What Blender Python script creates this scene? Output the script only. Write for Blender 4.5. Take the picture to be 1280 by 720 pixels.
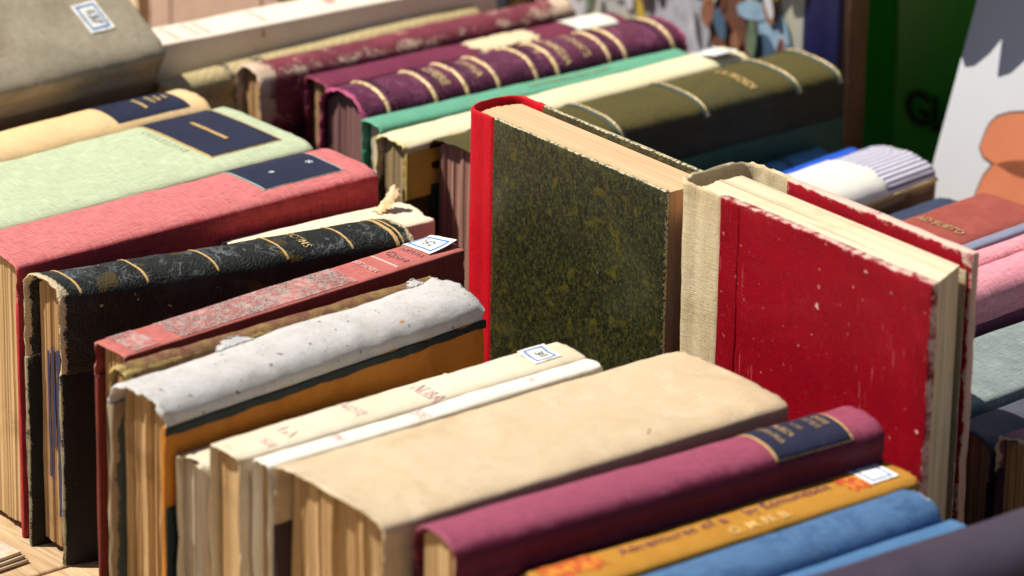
import bpy, math, random
from mathutils import Vector, Matrix, noise
import numpy as np
R = math.radians
for o in list(bpy.data.objects): bpy.data.objects.remove(o)
scene = bpy.context.scene
col = scene.collection

# ------------------------------------------------------------------ camera
cam_d = bpy.data.cameras.new('camera'); cam = bpy.data.objects.new('camera', cam_d); col.objects.link(cam)
cam_d.sensor_width = 36; cam_d.lens = 157.5; cam_d.clip_end = 100; cam_d.clip_start = .05
_r = Vector((0.63104578, 0.77557563, 0.01623803)); _u = Vector((-0.29385938, 0.21962124, 0.93027586)); _f = Vector((-0.71793307, 0.59181835, -0.36650123))
cam.matrix_world = Matrix(((_r.x, _u.x, -_f.x, 1.3174693), (_r.y, _u.y, -_f.y, -1.07407694), (_r.z, _u.z, -_f.z, .78614202), (0, 0, 0, 1)))
cam_d.dof.use_dof = True; cam_d.dof.focus_distance = 1.845; cam_d.dof.aperture_fstop = 8.5; cam_d.dof.aperture_blades = 9
scene.camera = cam

# ------------------------------------------------------------------ light
SUN = Vector((-.43, -.50, 1)).normalized()
world = bpy.data.worlds.new('World'); scene.world = world; world.use_nodes = True
wn = world.node_tree; bg = wn.nodes['Background']
sky = wn.nodes.new('ShaderNodeTexSky'); sky.sky_type = 'NISHITA'; sky.sun_disc = False
sky.sun_elevation = math.asin(SUN.z); sky.sun_rotation = math.atan2(SUN.x, SUN.y)
wn.links.new(sky.outputs[0], bg.inputs[0]); bg.inputs[1].default_value = .05
sd = bpy.data.lights.new('sun', 'SUN'); sd.energy = 5.0; sd.angle = R(.55); sd.color = (1, .955, .88)
sun = bpy.data.objects.new('sun', sd); col.objects.link(sun); sun.rotation_euler = SUN.to_track_quat('Z', 'Y').to_euler(); sun.location = (-1, -1.5, 3)
vs = scene.view_settings; vs.view_transform = 'Standard'; vs.look = 'None'; vs.exposure = .5; vs.gamma = 1; vs.use_curve_mapping = False
scene.render.engine = 'CYCLES'; scene.render.resolution_x = 1024; scene.render.resolution_y = 576

# ------------------------------------------------------------------ materials
def S(r, g, b):
    f = lambda c: (c/255/12.92) if c/255 <= .04045 else ((c/255+.055)/1.055)**2.4
    return (f(r)*.82, f(g)*.82, f(b)*.82, 1)
class NT:
    def __init__(s, name):
        m = bpy.data.materials.new(name); m.use_nodes = True; s.m = m; s.t = m.node_tree
        s.b = s.t.nodes['Principled BSDF']
    def n(s, typ, **kw):
        nd = s.t.nodes.new('ShaderNode'+typ)
        for k, v in kw.items():
            if k.startswith('_'): setattr(nd, k[1:], v)
        for k, v in kw.items():
            if k.startswith('_'): continue
            key = int(k[1:]) if k[0] == 'i' and k[1:].isdigit() else k.replace('__', ' ')
            s.put(nd.inputs[key], v)
        return nd
    def put(s, inp, v):
        if isinstance(v, bpy.types.NodeSocket): s.t.links.new(v, inp)
        elif isinstance(v, bpy.types.Node): s.t.links.new(v.outputs[0], inp)
        else: inp.default_value = v
    def math(s, op, a, b=0, c=0, clamp=False):
        return s.n('Math', _operation=op, _use_clamp=clamp, i0=a, i1=b, i2=c).outputs[0]
    def mix(s, f, a, b, mode='MIX'):
        nd = s.n('Mix', _data_type='RGBA', _blend_type=mode); s.put(nd.inputs[0], f); s.put(nd.inputs[6], a); s.put(nd.inputs[7], b)
        return nd.outputs[2]
    def ramp(s, f, lo, hi):
        return s.n('MapRange', _interpolation_type='SMOOTHSTEP', Value=f, **{'From__Min': lo, 'From__Max': hi}).outputs[0]
    def noise(s, vec, scale, detail=4, rough=.55, dist=0):
        return s.n('TexNoise', Vector=vec, Scale=scale, Detail=detail, Roughness=rough, Distortion=dist).outputs[0]
    def obj(s, sc=(1, 1, 1), off=(0, 0, 0)):
        c = s.n('TexCoord').outputs['Object']
        return s.n('Mapping', Vector=c, Scale=sc, Location=off).outputs[0]
    def uv(s, sc=(1, 1, 1), off=(0, 0, 0)):
        c = s.n('TexCoord').outputs['UV']
        return s.n('Mapping', Vector=c, Scale=sc, Location=off).outputs[0]
    def attr(s, name): return s.n('Attribute', _attribute_name=name).outputs['Fac']
_seed = [0]
def cover(name, c, c2=None, mott=.5, mscale=60, weave=.5, wscale=1.0, wear=None, wend=.6, wridge=.4, wbase=0., wnoise=.5, nscale=260,
          specks=None, rough=.75, bump=.25, leather=0, dirt=.25, dirtc=None, sheen=0., stripes=None, scuff=None, spec=.18, lit_top=None, grime=.3, scratch=None):
    """cloth, leather or paper over boards: colour mottling, weave relief, worn edges, specks"""
    _seed[0] += 1; off = (_seed[0]*1.37, _seed[0]*.71, _seed[0]*.33)
    M = NT(name); P = M.obj(off=off); U = M.uv()
    c2 = c2 or tuple(x*.7 for x in c[:3])+(1,)
    f = M.math('ADD', M.math('MULTIPLY', M.ramp(M.noise(P, mscale, 5, .65, .4), .35, .68), .75), M.math('MULTIPLY', M.ramp(M.noise(P, mscale*6, 4, .65), .42, .64), .25), clamp=True)
    colr = M.mix(M.math('MULTIPLY', f, mott), c, c2)
    if lit_top:   # paler colour painted on upward faces: sunlit top against shaded sides
        fk = M.math('ADD', M.attr('top'), M.math('MULTIPLY', M.math('SUBTRACT', M.noise(P, 110, 6, .7), .5), .95))
        colr = M.mix(M.ramp(fk, .45, .95), colr, lit_top)
    # threads
    a = M.noise(M.uv((120*wscale, 2300*wscale, 1)), 1, 2, .6); b = M.noise(M.uv((2300*wscale, 120*wscale, 1)), 1, 2, .6)
    w = M.math('ADD', M.math('MULTIPLY', a, .5), M.math('MULTIPLY', b, .5))
    wv = M.math('MULTIPLY', M.math('SUBTRACT', w, .5), weave*3.6)
    hs = M.n('HueSaturation', Value=M.math('ADD', 1, wv), Color=colr); colr = hs.outputs[0]
    if stripes:
        st = M.n('TexWave', _wave_type='BANDS', _bands_direction=stripes[1], Vector=U if stripes[1] != 'DIAGONAL' else M.uv((1, 1, 0)), Scale=stripes[0], Distortion=.3, Detail=1).outputs[1]
        colr = M.mix(M.ramp(st, .42, .62), colr, stripes[2])
    if dirt:
        d = M.ramp(M.noise(P, 22, 6, .7, .8), .48, .75)
        colr = M.mix(M.math('MULTIPLY', d, dirt), colr, dirtc or tuple(x*.45 for x in c[:3])+(1,))
    if grime:   # handled edges
        gr = M.math('MULTIPLY', M.math('MAXIMUM', M.attr('edge'), M.math('MULTIPLY', M.attr('ridge'), .7)), M.ramp(M.noise(P, 55, 4, .65), .38, .66))
        colr = M.mix(M.math('MULTIPLY', gr, grime), colr, tuple(x*.42 for x in c[:3])+(1,))
    if scratch:
        k1 = M.ramp(M.noise(M.n('Mapping', Vector=P, Rotation=(.35, 0, 0), Scale=(1, 60, 1400)).outputs[0], 1, 2, .5), .70, .74)
        k2 = M.ramp(M.noise(M.n('Mapping', Vector=P, Rotation=(-.9, 0, 0), Scale=(1, 45, 1100)).outputs[0], 1, 2, .5), .71, .75)
        km = M.ramp(M.noise(P, 30, 3, .6), .46, .6)
        colr = M.mix(M.math('MULTIPLY', M.math('MULTIPLY', M.math('MAXIMUM', k1, k2), km), scratch[1]), colr, scratch[0])
    if scuff:   # pale rubbed swirls
        sn = M.math('ABSOLUTE', M.math('SUBTRACT', M.noise(P, scuff[1], 5, .65, 1.0), .5)); sm = M.math('MULTIPLY', M.ramp(M.noise(P, scuff[1]*.8, 3, .6), .44, .62), M.ramp(M.attr('top'), .35, .8))
        colr = M.mix(M.math('MULTIPLY', M.math('MULTIPLY', M.math('SUBTRACT', 1, M.ramp(sn, .006, scuff[3])), sm), scuff[2]), colr, scuff[0])
    dust = M.math('MULTIPLY', M.ramp(M.noise(P, 1300, 2, .5), .71, .75), .2); colr = M.mix(dust, colr, S(200, 190, 172))
    h = w
    if leather:
        v = M.n('TexVoronoi', Vector=P, Scale=900, _feature='F1').outputs[0]
        h = M.math('ADD', M.math('MULTIPLY', w, .3), M.math('MULTIPLY', v, .6))
    fine = M.noise(P, nscale*4, 3, .6)
    if specks:
        for (sc_, ss, th) in specks:
            k = M.ramp(M.noise(P, ss, 2, .5), th, th+.04)
            colr = M.mix(k, colr, sc_)
    if wear:
        big = M.noise(P, nscale*.35, 5, .65, .6)
        nn = M.math('ADD', M.math('MULTIPLY', big, .65), M.math('MULTIPLY', fine, .35))
        e = M.math('ADD', M.math('ADD', M.math('MULTIPLY', M.attr('edge'), wend), M.math('MULTIPLY', M.attr('ridge'), wridge)), wbase)
        k = M.ramp(M.math('ADD', M.math('MULTIPLY', M.math('SUBTRACT', nn, .5), wnoise*2.6), e), .40, .52)
        colr = M.mix(M.math('MULTIPLY', k, .92), colr, wear)
        h = M.math('SUBTRACT', h, M.math('MULTIPLY', k, .25))
    M.put(M.b.inputs['Base Color'], colr)
    M.put(M.b.inputs['Roughness'], M.math('ADD', rough-.08, M.math('MULTIPLY', fine, .16)))
    M.b.inputs['Specular IOR Level'].default_value = spec
    if sheen: M.b.inputs['Sheen Weight'].default_value = sheen
    hh = M.math('ADD', h, M.math('MULTIPLY', M.noise(P, 350, 4, .6), .35))
    bp = M.n('Bump', Strength=min(1, bump*2.2), Distance=.0006, Height=hh); M.put(M.b.inputs['Normal'], bp)
    return M.m
def pages(name, c, c2, c3=None, streak=1.0, ax='x'):
    """cut paper edges: fine leaves running one way, toned and stained"""
    _seed[0] += 1; off = (_seed[0]*2.1, _seed[0]*.9, 0)
    M = NT(name)
    q = {'x': (2600, 30, 26), 'e': (2600, 26, 30)}['x']
    a = M.noise(M.obj((2100, 20, 7), off), 1, 3, .65)
    g = M.noise(M.obj((330, 10, 4), off), 1, 3, .6); gap = M.ramp(M.noise(M.obj((760, 8, 5), off), 1, 2, .6), .63, .68)
    P = M.obj(off=off)
    s = M.noise(P, 38, 5, .65, .5)
    colr = M.mix(M.math('MULTIPLY', M.ramp(g, .3, .7), .7), c, c2)
    colr = M.mix(M.math('MULTIPLY', M.ramp(a, .40, .66), .62*streak), colr, tuple(x*.5 for x in c2[:3])+(1,))
    colr = M.mix(M.math('MULTIPLY', gap, .7*min(1, streak)), colr, tuple(x*.28 for x in c2[:3])+(1,))
    colr = M.mix(M.math('MULTIPLY', M.ramp(s, .52, .72), .55), colr, c3 or tuple(x*.62 for x in c2[:3])+(1,))
    M.put(M.b.inputs['Base Color'], colr); M.b.inputs['Roughness'].default_value = .9; M.b.inputs['Specular IOR Level'].default_value = .15
    bp = M.n('Bump', Strength=.55*streak, Distance=.0005, Height=M.math('ADD', a, M.math('MULTIPLY', g, .8))); M.put(M.b.inputs['Normal'], bp)
    return M.m
def plain(name, c, rough=.6, metal=0., var=.25, scale=300, bump=.0):
    _seed[0] += 1
    M = NT(name); P = M.obj(off=(_seed[0], 0, 0))
    f = M.noise(P, scale, 4, .65)
    colr = M.mix(M.math('MULTIPLY', M.ramp(f, .4, .7), var), c, tuple(x*.5 for x in c[:3])+(1,))
    M.put(M.b.inputs['Base Color'], colr); M.b.inputs['Roughness'].default_value = rough; M.b.inputs['Metallic'].default_value = metal
    if bump: M.put(M.b.inputs['Normal'], M.n('Bump', Strength=bump, Distance=.0004, Height=f))
    return M.m
def rubbed(name, c, under, thr=.5, metal=.3, scale=900, rough=.5):
    """stamped foil or ink, rubbed away in places down to what lies under it"""
    _seed[0] += 1
    M = NT(name); P = M.obj(off=(_seed[0], 0, 0))
    f = M.ramp(M.noise(P, scale, 3, .7), thr-.06, thr+.06)
    M.put(M.b.inputs['Base Color'], M.mix(f, c, under)); M.b.inputs['Roughness'].default_value = rough
    M.put(M.b.inputs['Metallic'], M.math('MULTIPLY', M.math('SUBTRACT', 1, f), metal))
    return M.m
def sticker_mat(name, frame=True, under=S(240, 238, 228)):
    """small paper label with a printed blue frame; UV runs 0..1"""
    M = NT(name); sp = M.n('SeparateXYZ', Vector=M.uv()); x, y = sp.outputs[0], sp.outputs[1]
    dx = M.math('ABSOLUTE', M.math('SUBTRACT', x, .5)); dy = M.math('ABSOLUTE', M.math('SUBTRACT', y, .5))
    d = M.math('MAXIMUM', dx, M.math('ADD', dy, .045))
    ring = M.math('MULTIPLY', M.ramp(d, .335, .35), M.math('SUBTRACT', 1, M.ramp(d, .41, .425)))
    base = M.mix(M.ramp(M.noise(M.obj(), 250, 4, .6), .45, .75), under, S(205, 192, 160))
    M.put(M.b.inputs['Base Color'], M.mix(ring, base, S(70, 120, 180)) if frame else base); M.b.inputs['Roughness'].default_value = .7
    return M.m

GOLD = rubbed('gilt', S(226, 186, 118), S(120, 90, 60), .60, .25)
GOLDW = rubbed('gilt_worn', S(222, 190, 130), S(70, 62, 42), .52, .2, 1400)
NAVY = cover('navy_label', S(44, 47, 68), S(34, 38, 58), weave=.25, wear=S(120, 120, 135), wend=.0, wridge=0, wbase=-.12, wnoise=.45, rough=.55, dirt=.1)
STICK = sticker_mat('framed_sticker'); INK = plain('grey_ink', S(126, 130, 134), .8)

# ------------------------------------------------------------------ mesh helpers
def mesh_obj(name, verts, faces, mat, parent=None, uvs=None, attrs=None, smooth=True):
    me = bpy.data.meshes.new(name); me.from_pydata([tuple(v) for v in verts], [], faces)
    if uvs is not None:
        l = me.uv_layers.new(name='UVMap'); idx = np.empty(len(me.loops), int); me.loops.foreach_get('vertex_index', idx)
        l.data.foreach_set('uv', np.asarray(uvs, dtype=np.float32)[idx].ravel())
    for k, a in (attrs or {}).items():
        at = me.attributes.new(k, 'FLOAT', 'POINT'); at.data.foreach_set('value', np.asarray(a, dtype=np.float32))
    if smooth: me.polygons.foreach_set('use_smooth', [True]*len(me.polygons))
    me.materials.append(mat); me.update()
    o = bpy.data.objects.new(name, me); col.objects.link(o)
    if parent: o.parent = parent
    return o
def flat_ends(o, ang=40):
    me = o.data
    me.shade_smooth() if hasattr(me, 'shade_smooth') else None
    try: me.set_sharp_from_angle(angle=R(ang))
    except Exception: pass
def nz(x, y, z, s, seed): return noise.noise(Vector((x*s+seed*7.3, y*s+seed*3.1, z*s-seed*5.7)))
def slab(name, x0, x1, y0, y1, z0, z1, mat, parent, seed=0, rag=.0003, ny=26, nzs=10, bev=.0007, warp=.0):
    """a board: rounded rectangle section lofted along y, edges softened and bumped"""
    sec = []
    b = min(bev, (x1-x0)*.45)
    zs = [z0+b + (z1-z0-2*b)*i/nzs for i in range(nzs+1)]
    for z in zs: sec.append((x1, z))
    sec += [(x1-b*.35, z1-b*.35), (x1-b, z1), (x0+b, z1), (x0+b*.35, z1-b*.35)]
    for z in reversed(zs): sec.append((x0, z))
    sec += [(x0+b*.35, z0+b*.35), (x0+b, z0), (x1-b, z0), (x1-b*.35, z0+b*.35)]
    ys = [y0, y0+b*.35, y0+b]+[y0+(y1-y0)*(i+1)/(ny+1) for i in range(ny)]+[y1-b, y1-b*.35, y1]
    V, UV, E = [], [], []; cx, cz = (x0+x1)/2, (z0+z1)/2
    n = len(sec)
    for j, y in enumerate(ys):
        ins = {0: b, 1: b*.3}.get(min(j, len(ys)-1-j), 0)
        for (x, z) in sec:
            xx = cx+(x-cx)*(1-ins/max(1e-6, (x1-x0)/2)*.8); zz = cz+(z-cz)*(1-ins/((z1-z0)/2))
            d = min(z-z0, z1-z, y-y0, y1-y); e = math.exp(-d/.0025)
            k = nz(x, y, z, 420, seed)*rag*(.15+e)+warp*nz(0, y, z, 14, seed)
            V.append((xx+k, y+nz(z, x, y, 300, seed+2)*rag*e, zz+nz(y, z, x, 300, seed+4)*rag*e)); UV.append((z, y)); E.append(e)
    F = []
    for j in range(len(ys)-1):
        for i in range(n):
            F.append((j*n+i, (j+1)*n+i, (j+1)*n+(i+1) % n, j*n+(i+1) % n))
    F.append(tuple(range(n))); F.append(tuple(reversed(range((len(ys)-1)*n, len(ys)*n))))
    o = mesh_obj(name, V, F, mat, parent, UV, {'edge': E, 'ridge': E}); flat_ends(o, 50); return o

class Book:
    """local frame: x thickness, y spine length, z from fore-edge (0) up to the spine (H)"""
    def __init__(s, name, label, c, t, L, H, yaw=0, lean=0, pitch=0, backz=0, z0=0, crown=.004, n=3.0, wrap=.012, groove=.0008, th=.0013, bt=.0024,
                 spine=None, board=None, page=None, sq=.0035, px=None, rag=.0004, wob=.0005, seed=1, paper=False, group=None, mat4=None,
                 pmat_top=None, back_board=None, pdrop=.0015, zskew=0, endlift=(0, 0), prag=.0005, cat='book', tear=0, board_top=None):
        s.t, s.L, s.H, s.crown, s.n, s.wrap, s.groove, s.th, s.seed, s.wob, s.rag, s.tear = t, L, H, crown, n, wrap, groove, th, seed, wob, rag, tear
        e = bpy.data.objects.new(name, None); col.objects.link(e); e.empty_display_size = .02; s.e = e
        if mat4 is not None: e.matrix_world = mat4
        else:
            e.location = (c[0], c[1], z0); e.rotation_euler = (-R(pitch), R(lean), R(yaw))
        e['label'] = label; e['category'] = cat
        if group: e['group'] = group
        s.endlift = endlift; s.zskew = zskew
        if paper: s.wrap = H-crown-.0015; s.groove = 0
        s.prof = s.profile(t, H, crown)
        # arc table for things laid on the spine
        P = s.prof; ss = [0]
        for a, b in zip(P, P[1:]): ss.append(ss[-1]+math.hypot(b[0]-a[0], b[1]-a[1]))
        mid = ss[len(P)//2]; s.ss = [v-mid for v in ss]
        ang = math.atan2
        s.shell('cover' if paper else 'spine', spine)
        zt = H-crown-s.wrap
        if not paper:
            for sgn, m in ((-1, back_board or board), (1, board)):
                nm = 'back_board' if sgn < 0 else 'front_board'
                xa, xb = (t/2-bt, t/2) if sgn > 0 else (-t/2, -t/2+bt)
                o = slab(nm, xa, xb, -L/2, L/2, backz if sgn < 0 else .0, zt-.0003 if not board_top else board_top, m, e, seed+(3 if sgn > 0 else 9), rag=rag, warp=wob*.6)
        ins = bt+.0004 if not paper else th+.0002
        x0, x1 = px or (-t/2+ins, t/2-ins)
        s.block(x0, x1, sq, page, pdrop, prag)
    def profile(s, t, H, crown):
        w, g = s.wrap, s.groove; P = []
        ns = 9
        for i in range(ns):
            z = H-crown-w*(1-i/ns); d = (H-crown)-z
            gg = g*math.exp(-((d-.0055)/.0022)**2)
            P.append((-t/2+gg, z))
        N = 28
        for i in range(N+1):
            a = math.pi*(1-i/N); ca, sa = math.cos(a), math.sin(a)
            P.append((t/2*math.copysign(abs(ca)**(2/s.n), ca), H-crown+crown*abs(sa)**(2/s.n)))
        for i in reversed(range(ns)):
            z = H-crown-w*(1-i/ns); d = (H-crown)-z
            gg = g*math.exp(-((d-.0055)/.0022)**2)
            P.append((t/2-gg, z))
        return P
    def lift(s, y):
        # ends of tired spines rise or sag a little
        f = (y+s.L/2)/s.L
        return s.endlift[0]*max(0, 1-f*5)**2+s.endlift[1]*max(0, (f-.8)*5)**2
    def shell(s, name, mat):
        L, t, H, th, seed = s.L, s.t, s.H, s.th, s.seed
        O = s.prof; I = s.profile(t-2*th, H-th, s.crown)
        sec = O+I[::-1]; n = len(sec); m = len(O)
        ny = 56
        ys = [-L/2, -L/2+.0004, -L/2+.0012, -L/2+.003]+[-L/2+.003+(L-.006)*i/ny for i in range(1, ny)]+[L/2-.003, L/2-.0012, L/2-.0004, L/2]
        V, UV, E, RG, TP = [], [], [], [], []
        nrm = []
        for i in range(m):
            a, b = O[max(0, i-1)], O[min(m-1, i+1)]; dx, dz = b[0]-a[0], b[1]-a[1]; l = math.hypot(dx, dz) or 1
            nrm.append((-dz/l, dx/l))
        for j, y in enumerate(ys):
            dend = min(y+L/2, L/2-y); e = math.exp(-dend/.004); pin = {0: .45, 1: .12}.get(min(j, len(ys)-1-j), 0)
            for k, (x, z) in enumerate(sec):
                i = k if k < m else n-1-k
                nx, nz_ = nrm[i]
                w = s.wob*nz(x*.4, y, z*.4, 26, seed)+s.wob*.45*nz(x, y, z, 120, seed+1)
                fr = s.rag*nz(x, y, z, 520, seed+2)*(.12+e)
                rg = max(0, 1-abs(math.degrees(math.atan2(abs(nx), max(1e-4, nz_)))-48)/26)
                d = w+fr - (pin*th if k < m else -pin*th)
                side = max(0, (H-s.crown-z)/max(.001, s.wrap)); d *= (1-.75*min(1, side)) if k < m else .8
                yy = y + (math.copysign(1, y)*(s.rag*1.6*nz(x, 0, z, 330, seed+5)-s.tear*max(0, nz(x, 0, z, 90, seed+8)))*math.exp(-dend/.006) if dend < .02 else 0)
                up = s.lift(y)*max(0, nz_)
                V.append((x+nx*d, yy, z+nz_*d+up)); UV.append((s.ss[i], y)); E.append(e); RG.append(rg); TP.append(max(0, nz_))
        F = []
        for j in range(len(ys)-1):
            for i in range(n):
                F.append((j*n+i, j*n+(i+1) % n, (j+1)*n+(i+1) % n, (j+1)*n+i))
        for base, rev in ((0, False), ((len(ys)-1)*n, True)):
            for i in range(m-1):
                q = (base+i, base+n-1-i, base+n-2-i, base+i+1)
                F.append(q[::-1] if rev else q)
        o = mesh_obj(name, V, F, mat, s.e, UV, {'edge': E, 'ridge': RG, 'top': TP}); flat_ends(o, 55); return o
    def block(s, x0, x1, sq, mat, drop, prag):
        # leaves: one column per gathering, heads slightly uneven
        w = x1-x0; N = max(8, int(w/.0007)); V, UV = [], []
        rnd = random.Random(s.seed*11+3); ya, yb = -s.L/2+sq, s.L/2-sq; zb = .004
        inn = s.profile(s.t-2*s.th, s.H-s.th, s.crown)
        xs = [p[0] for p in inn]; tops = inn
        def top(x):
            r = abs(x)/max(.001, (s.t-2*s.th)/2); r = min(r, .985)
            return s.H-s.th-s.crown+s.crown*(1-r**s.n)**(1/s.n)-drop
        zsn = 9; off = 0; grp = 0
        for i in range(N+1):
            x = x0+w*i/N
            if rnd.random() < .16: grp = rnd.uniform(-1, 1)*prag*1.6
            off = grp+rnd.uniform(-1, 1)*prag*.55
            tp = top(x)+rnd.uniform(-1, 1)*prag*.25
            lp = []; zb = .004+s.zskew*(x1-x)
            for k in range(zsn+1):
                z = zb+(tp-zb)*k/zsn
                lp.append((x+.00045*nz(x*3, 0, z, 22, s.seed)*(1 if 0 < i < N else 0), ya+off+prag*.8*nz(x*4, 0, z, 40, s.seed), z))
            lp.append((x, yb-off, tp)); lp.append((x, yb-off, zb+off))
            V += lp
        m = zsn+3; F = []
        for i in range(N):
            for k in range(m):
                F.append((i*m+k, i*m+(k+1) % m, (i+1)*m+(k+1) % m, (i+1)*m+k))
        F.append(tuple(reversed(range(m)))); F.append(tuple(range(N*m, N*m+m)))
        return mesh_obj('page_block', V, F, mat, s.e, smooth=False)
    # ---- laying things on the spine
    def at(s, a, y, off=0):
        """point at arc distance a (m, from the crown's middle), length y, lifted by off; follows the wobble of the shell"""
        ss, P = s.ss, s.prof
        a = max(ss[0], min(ss[-1], a))
        i = max(0, min(len(ss)-2, next((k for k in range(len(ss)-1) if ss[k+1] >= a), len(ss)-2)))
        f = (a-ss[i])/max(1e-9, ss[i+1]-ss[i]); A, B = P[i], P[i+1]
        def nr(i):
            p, q = P[max(0, i-1)], P[min(len(P)-1, i+1)]; l = math.hypot(q[0]-p[0], q[1]-p[1]) or 1
            return (-(q[1]-p[1])/l, (q[0]-p[0])/l)
        n0, n1 = nr(i), nr(i+1); nx, nzz = n0[0]*(1-f)+n1[0]*f, n0[1]*(1-f)+n1[1]*f
        x, z = A[0]+(B[0]-A[0])*f, A[1]+(B[1]-A[1])*f
        w = s.wob*nz(x*.4, y, z*.4, 26, s.seed)+s.wob*.45*nz(x, y, z, 120, s.seed+1)
        w += max(0, s.rag*nz(x, y, z, 520, s.seed+2)*(.12+math.exp(-min(y+s.L/2, s.L/2-y)/.004)))
        side = max(0, (s.H-s.crown-z)/max(.001, s.wrap)); w *= (1-.75*min(1, side))
        d = w+off
        return (x+nx*d, y, z+nzz*d+s.lift(y)*max(0, nzz))
    def half(s): return s.t/2+s.crown*.35
    def fy(s, f): return (f-.5)*s.L
    def patch(s, name, g0, g1, f0, f1, mat, off=.00035, nx=18, ny=22, raise_=None, uv01=False, skew=0, ragged=0, label=None):
        a0, a1 = g0*s.half(), g1*s.half(); V, UV = [], []
        for j in range(ny+1):
            for i in range(nx+1):
                u, v = i/nx, j/ny
                a = a0+(a1-a0)*u; y = s.fy(f0+(f1-f0)*v)+skew*(u-.5)
                if ragged:
                    eu = max(0, 1-min(u, 1-u)*8); ev = max(0, 1-min(v, 1-v)*8)
                    a += ragged*nz(u, v, 0, 9, s.seed+31)*eu; y += ragged*nz(u, v, 1, 9, s.seed+32)*ev
                V.append(s.at(a, y, off+(raise_(u, v) if raise_ else 0))); UV.append((u, v) if uv01 else (a, y))
        F = [(j*(nx+1)+i, j*(nx+1)+i+1, (j+1)*(nx+1)+i+1, (j+1)*(nx+1)+i) for j in range(ny) for i in range(nx)]
        k = len(V); # underside, so the sheet has a thickness
        thk = .00022
        B = []
        for j in range(ny+1):
            for i in range(nx+1):
                p = V[j*(nx+1)+i]; B.append((p[0], p[1], p[2]-thk))
        F2 = [(k+a, k+d, k+c, k+b) for (a, b, c, d) in F]
        rim = [i for i in range(nx+1)]+[j*(nx+1)+nx for j in range(1, ny+1)]+[ny*(nx+1)+i for i in reversed(range(nx))]+[j*(nx+1) for j in reversed(range(1, ny))]
        F3 = [(rim[i], k+rim[i], k+rim[(i+1) % len(rim)], rim[(i+1) % len(rim)]) for i in range(len(rim))]
        o = mesh_obj(name, V+B, F+F2+F3, mat, s.e, UV+UV, {'edge': [0]*(2*k), 'ridge': [0]*(2*k)}); flat_ends(o, 60)
        if label: o['label'] = label
        return o
    def band(s, g0, g1, f, w, mat, h=.0, name='gilt_band', skew=0, off=.00028):
        """a band across the spine; h > 0 makes it a raised cord"""
        return s.patch(name, g0, g1, f-w/2/s.L, f+w/2/s.L, mat, off=off, nx=20, ny=6,
                       raise_=(lambda u, v: h*math.sin(math.pi*v)**.7*(1 if .02 < u < .98 else .4)) if h else None, skew=skew)
    def text(s, body, g, f, size, mat, along=False, name='lettering', spacing=1.0, squash=1.0, off=.00045, flip=False, shear=0):
        cu = bpy.data.curves.new('lettering', 'FONT'); cu.body = body; cu.size = size; cu.align_x = 'CENTER'; cu.align_y = 'CENTER'; cu.resolution_u = 3
        cu.space_character = spacing; cu.shear = shear; cu.offset = size*.012
        o = bpy.data.objects.new('lettering', cu); col.objects.link(o)
        dg = bpy.context.evaluated_depsgraph_get(); me = bpy.data.meshes.new_from_object(o.evaluated_get(dg)); bpy.data.objects.remove(o); bpy.data.curves.remove(cu)
        a0, y0 = g*s.half(), s.fy(f)
        for v in me.vertices:
            x, y = v.co.x*squash, v.co.y
            if along: x, y = (-y, x) if not flip else (y, -x)
            elif flip: x, y = -x, -y
            v.co = Vector(s.at(a0+x, y0+y, off))
        me.name = name; me.materials.clear(); me.materials.append(mat)
        t = bpy.data.objects.new(name, me); col.objects.link(t); t.parent = s.e
        return t

# ------------------------------------------------------------------ shared page colours
PG_TAN = pages('pages_tan', S(214, 180, 130), S(190, 150, 100))
PG_CREAM = pages('pages_cream', S(240, 225, 192), S(226, 204, 164))
PG_BROWN = pages('pages_brown', S(200, 160, 112), S(176, 134, 88))
PG_GREY = pages('pages_grey', S(205, 190, 165), S(178, 158, 130))
PG_PINK = pages('pages_pink', S(205, 160, 140), S(178, 128, 112), streak=1.6)
PG_OLIVE = pages('pages_head', S(228, 182, 142), S(218, 168, 126), S(206, 150, 104), streak=.35)

# ------------------------------------------------------------------ the table
def wood(name):
    M = NT(name); P = M.obj((6, 60, 60)); a = M.noise(P, 3, 6, .65, 1.5)
    g = M.noise(M.obj((30, 600, 1)), 1, 3, .6)
    c = M.mix(M.ramp(a, .35, .7), S(214, 184, 142), S(188, 152, 108)); c = M.mix(M.math('MULTIPLY', M.ramp(g, .5, .7), .4), c, S(150, 112, 74))
    M.put(M.b.inputs['Base Color'], c); M.b.inputs['Roughness'].default_value = .8
    M.put(M.b.inputs['Normal'], M.n('Bump', Strength=.4, Distance=.001, Height=M.math('ADD', a, g)))
    return M.m
WOOD = wood('pale_planks')
tb = bpy.data.objects.new('table_top', None); col.objects.link(tb); tb['kind'] = 'structure'
for i in range(11):
    x0 = -1.05+i*.16
    slab('plank', x0+.001, x0+.159, -.75, 1.05, -.022, 0 if i != 5 else .0, WOOD, tb, seed=60+i, rag=.0006, nzs=2, bev=.0012)

# ------------------------------------------------------------------ front row, from the left
GRP_F = 'old books in the front row'; GRP_B = 'old books in the rear row'
b = Book('book', 'thick taupe cloth book leaning over, white sticker reading 137 on its spine', (-.3745, -.045), .062, .150, .156, yaw=2.5, lean=29, z0=.0165, crown=.007, n=3.6,
         spine=cover('taupe_cloth', S(176, 164, 140), S(150, 138, 114), mott=.8, mscale=35, weave=.35, wear=S(205, 196, 180), wend=.1, wridge=.1, wbase=-.1, dirt=.5, dirtc=S(120, 100, 72), rough=.8),
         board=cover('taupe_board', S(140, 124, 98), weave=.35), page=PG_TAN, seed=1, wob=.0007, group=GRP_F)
b.patch('sticker', -.22, .34, .795, .885, STICK, off=.0004, uv01=True, skew=0); b.text('137', .06, .84, .0068, INK, name='number', squash=.9, off=.0009)

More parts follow.
